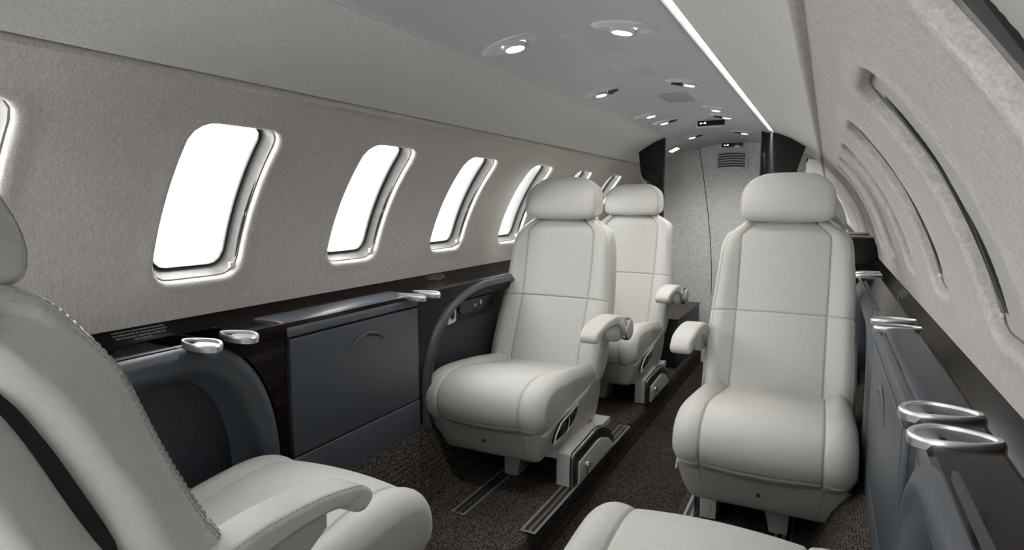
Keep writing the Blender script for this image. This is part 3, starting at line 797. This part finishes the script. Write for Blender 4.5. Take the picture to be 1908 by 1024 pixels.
desc = {1.30: 'large oval downlight nearest the camera, %s one of the pair', 1.965: 'oval light with black air nozzles in the second ceiling pair, %s side',
        2.54: 'small plain oval light in the third ceiling pair, %s side', 2.79: 'small oval light with air nozzles just beyond the plain one, %s side', 2.78: 'small oval light with air nozzles just beyond the plain one, %s side',
        3.45: 'farthest oval ceiling light beside the bulkhead, %s side'}
for x, y, b, nz in lamps: lamp(x, y, b, nz, desc[y] % side_(x))
def plate(name, x0, x1, y0, y1, label, cat, m_, th=.0015, gap=None):
    xm, ym = (x0+x1)/2, (y0+y1)/2; M = on_ceiling(xm, ym)
    mb = MB(); box(mb, (x0-xm), (x1-xm), y0-ym, y1-ym, -th, .001, .0004)
    o = mb.build(name, m_); o.matrix_world = M; tag(o, label, cat); return o
plate('ceiling_hatch', -.05, .055, 1.33, 1.55, 'faint flush hatch in the ceiling between the two nearest downlights', 'hatch', CEIL, .001)
plate('ceiling_hatch', -.05, .055, 1.68, 1.86, 'faint flush hatch in the ceiling before the nozzle lights', 'hatch', CEIL, .001)
GH = noise_mat('hatch_grey', (.30, .32, .32), (.32, .34, .34), (100, 100, 100), 2, .4, 0)
plate('ceiling_hatch', -.045, .065, 2.20, 2.40, 'darker grey flush hatch between the second and third light pairs', 'hatch', GH)
def sign(M, label):
    T = bpy.data.objects.new('display_sign', None); COL.objects.link(T); T.matrix_world = M; tag(T, label, 'sign', 'small black display signs')
    mb = MB(); box(mb, -.066, .066, -.006, .006, -.017, .017, .002); mb.build('sign_frame', BEZEL, T)
    mb = MB(); box(mb, -.060, .060, -.009, -.004, -.012, .012, .001); mb.build('sign_screen', BLACKG, T)
    mb = MB(); tube(mb, [Vector((-.045, -.0095, 0)), Vector((-.045, -.010, 0))], .004, 12); box(mb, -.041, -.030, -.0102, -.0092, -.001, .001); tube(mb, [Vector((-.026, -.0095, .001)), Vector((-.026, -.010, .001))], .005, 12)
    mb.build('sign_symbol', GLOWT, T)
sign(Matrix.Translation(Vector((.018, 2.98, 1.250))) @ Matrix.Rotation(math.radians(-12), 4, 'X'), 'black display sign hanging under the ceiling')

# ------------------------------------------------------------------ aft end
YB = 4.0
def bulkhead():
    mb = MB(); rows = []
    for j in range(33):
        x = -.62+1.24*j/32; col = []
        yb = YB-.06*(abs(x)/.62)**2.2
        for k in range(21):
            zt = ZC+math.sqrt(max(.02, (RR-.002)**2-x*x)); z = ZA+(zt-ZA)*k/20
            col.append(Vector((x, yb, z)))
        rows.append(col)
    grid(mb, rows); o = mb.build('wall_aft', BULKF, None, 40); tag(o, kind='structure')
bulkhead()
def ybk(x): return YB-.06*(abs(x)/.62)**2.2
mb = MB(); tube(mb, [Vector((x, ybk(x)-.001, z)) for z, x in [(1.22-.9*t, -.215+.10*math.sin(t*PI/2)) for t in [i/20 for i in range(21)]]], .0022, 6)
o = mb.build('door_seam', BLACKM); o.name = 'trim_4'; tag(o, kind='structure')
# vent
T = empty('air_vent', (-.024, YB-.004, 1.144)); tag(T, 'grey louvred air vent high on the aft bulkhead', 'vent')
def rr2(hx, hz, r, n=48, arch_=.010):
    return [(u, v+arch_*(1-(u/hx)**2)) for u, v in rrect(hx, hz, r, n)]
mb = MB(); A_ = rr2(.092, .058, .022); B_ = rr2(.080, .046, .012)
grid(mb, [[Vector((u, 0, v)) for u, v in A_], [Vector((u, -.008, v)) for u, v in A_], [Vector((u, -.010, v)) for u, v in rr2(.088, .054, .02)], [Vector((u, -.010, v)) for u, v in B_], [Vector((u, 0, v)) for u, v in B_]], closed=True)
mb.build('vent_frame', BEZEL, T)
mb = MB(); mb.add([Vector((u, -.001, v)) for u, v in B_], [tuple(range(len(B_)))]); mb.build('vent_back', BLACKM, T)
for i in range(7):
    mb = MB(); z = -.042+.0138*i
    rows = []
    for j in range(13):
        x = -.079+.158*j/12; zz = z+.010*(1-(x/.08)**2)*(i/6*.6+.4)
        rows.append([Vector((x, -.009, zz-.0022)), Vector((x, -.009, zz+.0022)), Vector((x, -.002, zz+.005)), Vector((x, -.002, zz+.001))])
    grid(mb, rows, closed=True); mb.build('vent_slat', BEZEL, T)
sign(Matrix.Translation(Vector((-.022, YB-.006, 1.238))), 'black display sign on the bulkhead above the air vent')
# black glass partitions
def partition(s, poly, y, label):
    cx = sum(p[0] for p in poly)/len(poly); T = empty('partition_screen', (s*cx, y, .2)); tag(T, label, 'partition', 'black partition screens')
    mb = MB(); prism(mb, [(s*a-s*cx, b-.2) for a, b in poly], -.012, .012, lambda u, v, q: Vector((u, q, v)), .003); mb.build('screen_panel', BLACKG, T)
    mb = MB(); a = poly[0]; b = poly[-1]
    tube(mb, [Vector((s*a[0]-s*cx, -.012, a[1]-.2)), Vector((s*b[0]-s*cx, -.012, b[1]-.2))], .006, 8); mb.build('screen_edge', BLACKM, T)
    return T
partition(-1, [(.262, 1.225), (.300, 1.212), (.35, 1.187), (.398, 1.158), (.386, 1.05), (.362, .95), (.335, .84), (.33, .35), (.262, .35)], 3.285, 'black glossy partition screen left of the aft bulkhead')
partition(1, [(.212, 1.243), (.25, 1.232), (.30, 1.214), (.345, 1.192), (.405, 1.155), (.352, .98), (.345, .35), (.212, .35)], 3.285, 'black glossy partition screen right of the aft bulkhead')
# aft soffit light
M = Matrix.Translation(cyl(-1, 3.74, math.asin(.318/RR), RR-.004)) @ Matrix.Rotation(-math.asin(.318/RR), 4, 'Y')
T = bpy.data.objects.new('soffit_light', None); COL.objects.link(T); T.matrix_world = M; tag(T, 'small square lit panel behind the left partition screen', 'light')
mb = MB(); box(mb, -.038, .038, -.06, .06, -.003, .001, .001); mb.build('light_frame', BEZEL, T)
mb = MB(); box(mb, -.024, .024, -.042, .042, -.0055, -.002, .001); mb.build('light_lens', mat('soffit_lens', (1, 1, 1), .4, emit=(1, 1, 1), es=2.2), T)
# consoles
T = empty('aft_console', (-.315, 3.63, ZA)); tag(T, 'low dark brown console behind the rear left seat', 'console')
mb = MB(); box(mb, -.14, .14, -.31, .31, 0, .38, .004); mb.build('console_body', BLACKM, T)
mb = MB(); box(mb, -.145, .145, -.315, .315, .38, .392, .004); mb.build('console_top', BROWN, T)
T = empty('aft_cabinet', (.575, 3.42, ZA)); tag(T, 'tall black cabinet behind the right seats, against the right wall', 'cabinet')
mb = MB(); box(mb, -.165, .16, -.14, .14, 0, .85, .004); mb.build('cabinet_body', BLACKG, T)
mb = MB(); box(mb, -.166, .161, -.145, -.138, .03, .78, .002); mb.build('cabinet_door', BLACKG, T)
# mirror panel above it
mb = MB(); prism(mb, [(.40, .70), (.40, 1.12), (.46, 1.11), (.60, .96), (.70, .77), (.722, .70)], 3.60, 3.612, lambda u, v, q: Vector((u, q, v)), 0)
o = mb.build('wall_mirror', MIRROR, None, 20); tag(o, 'mirror panel behind the right seats that repeats the window rims', 'mirror')
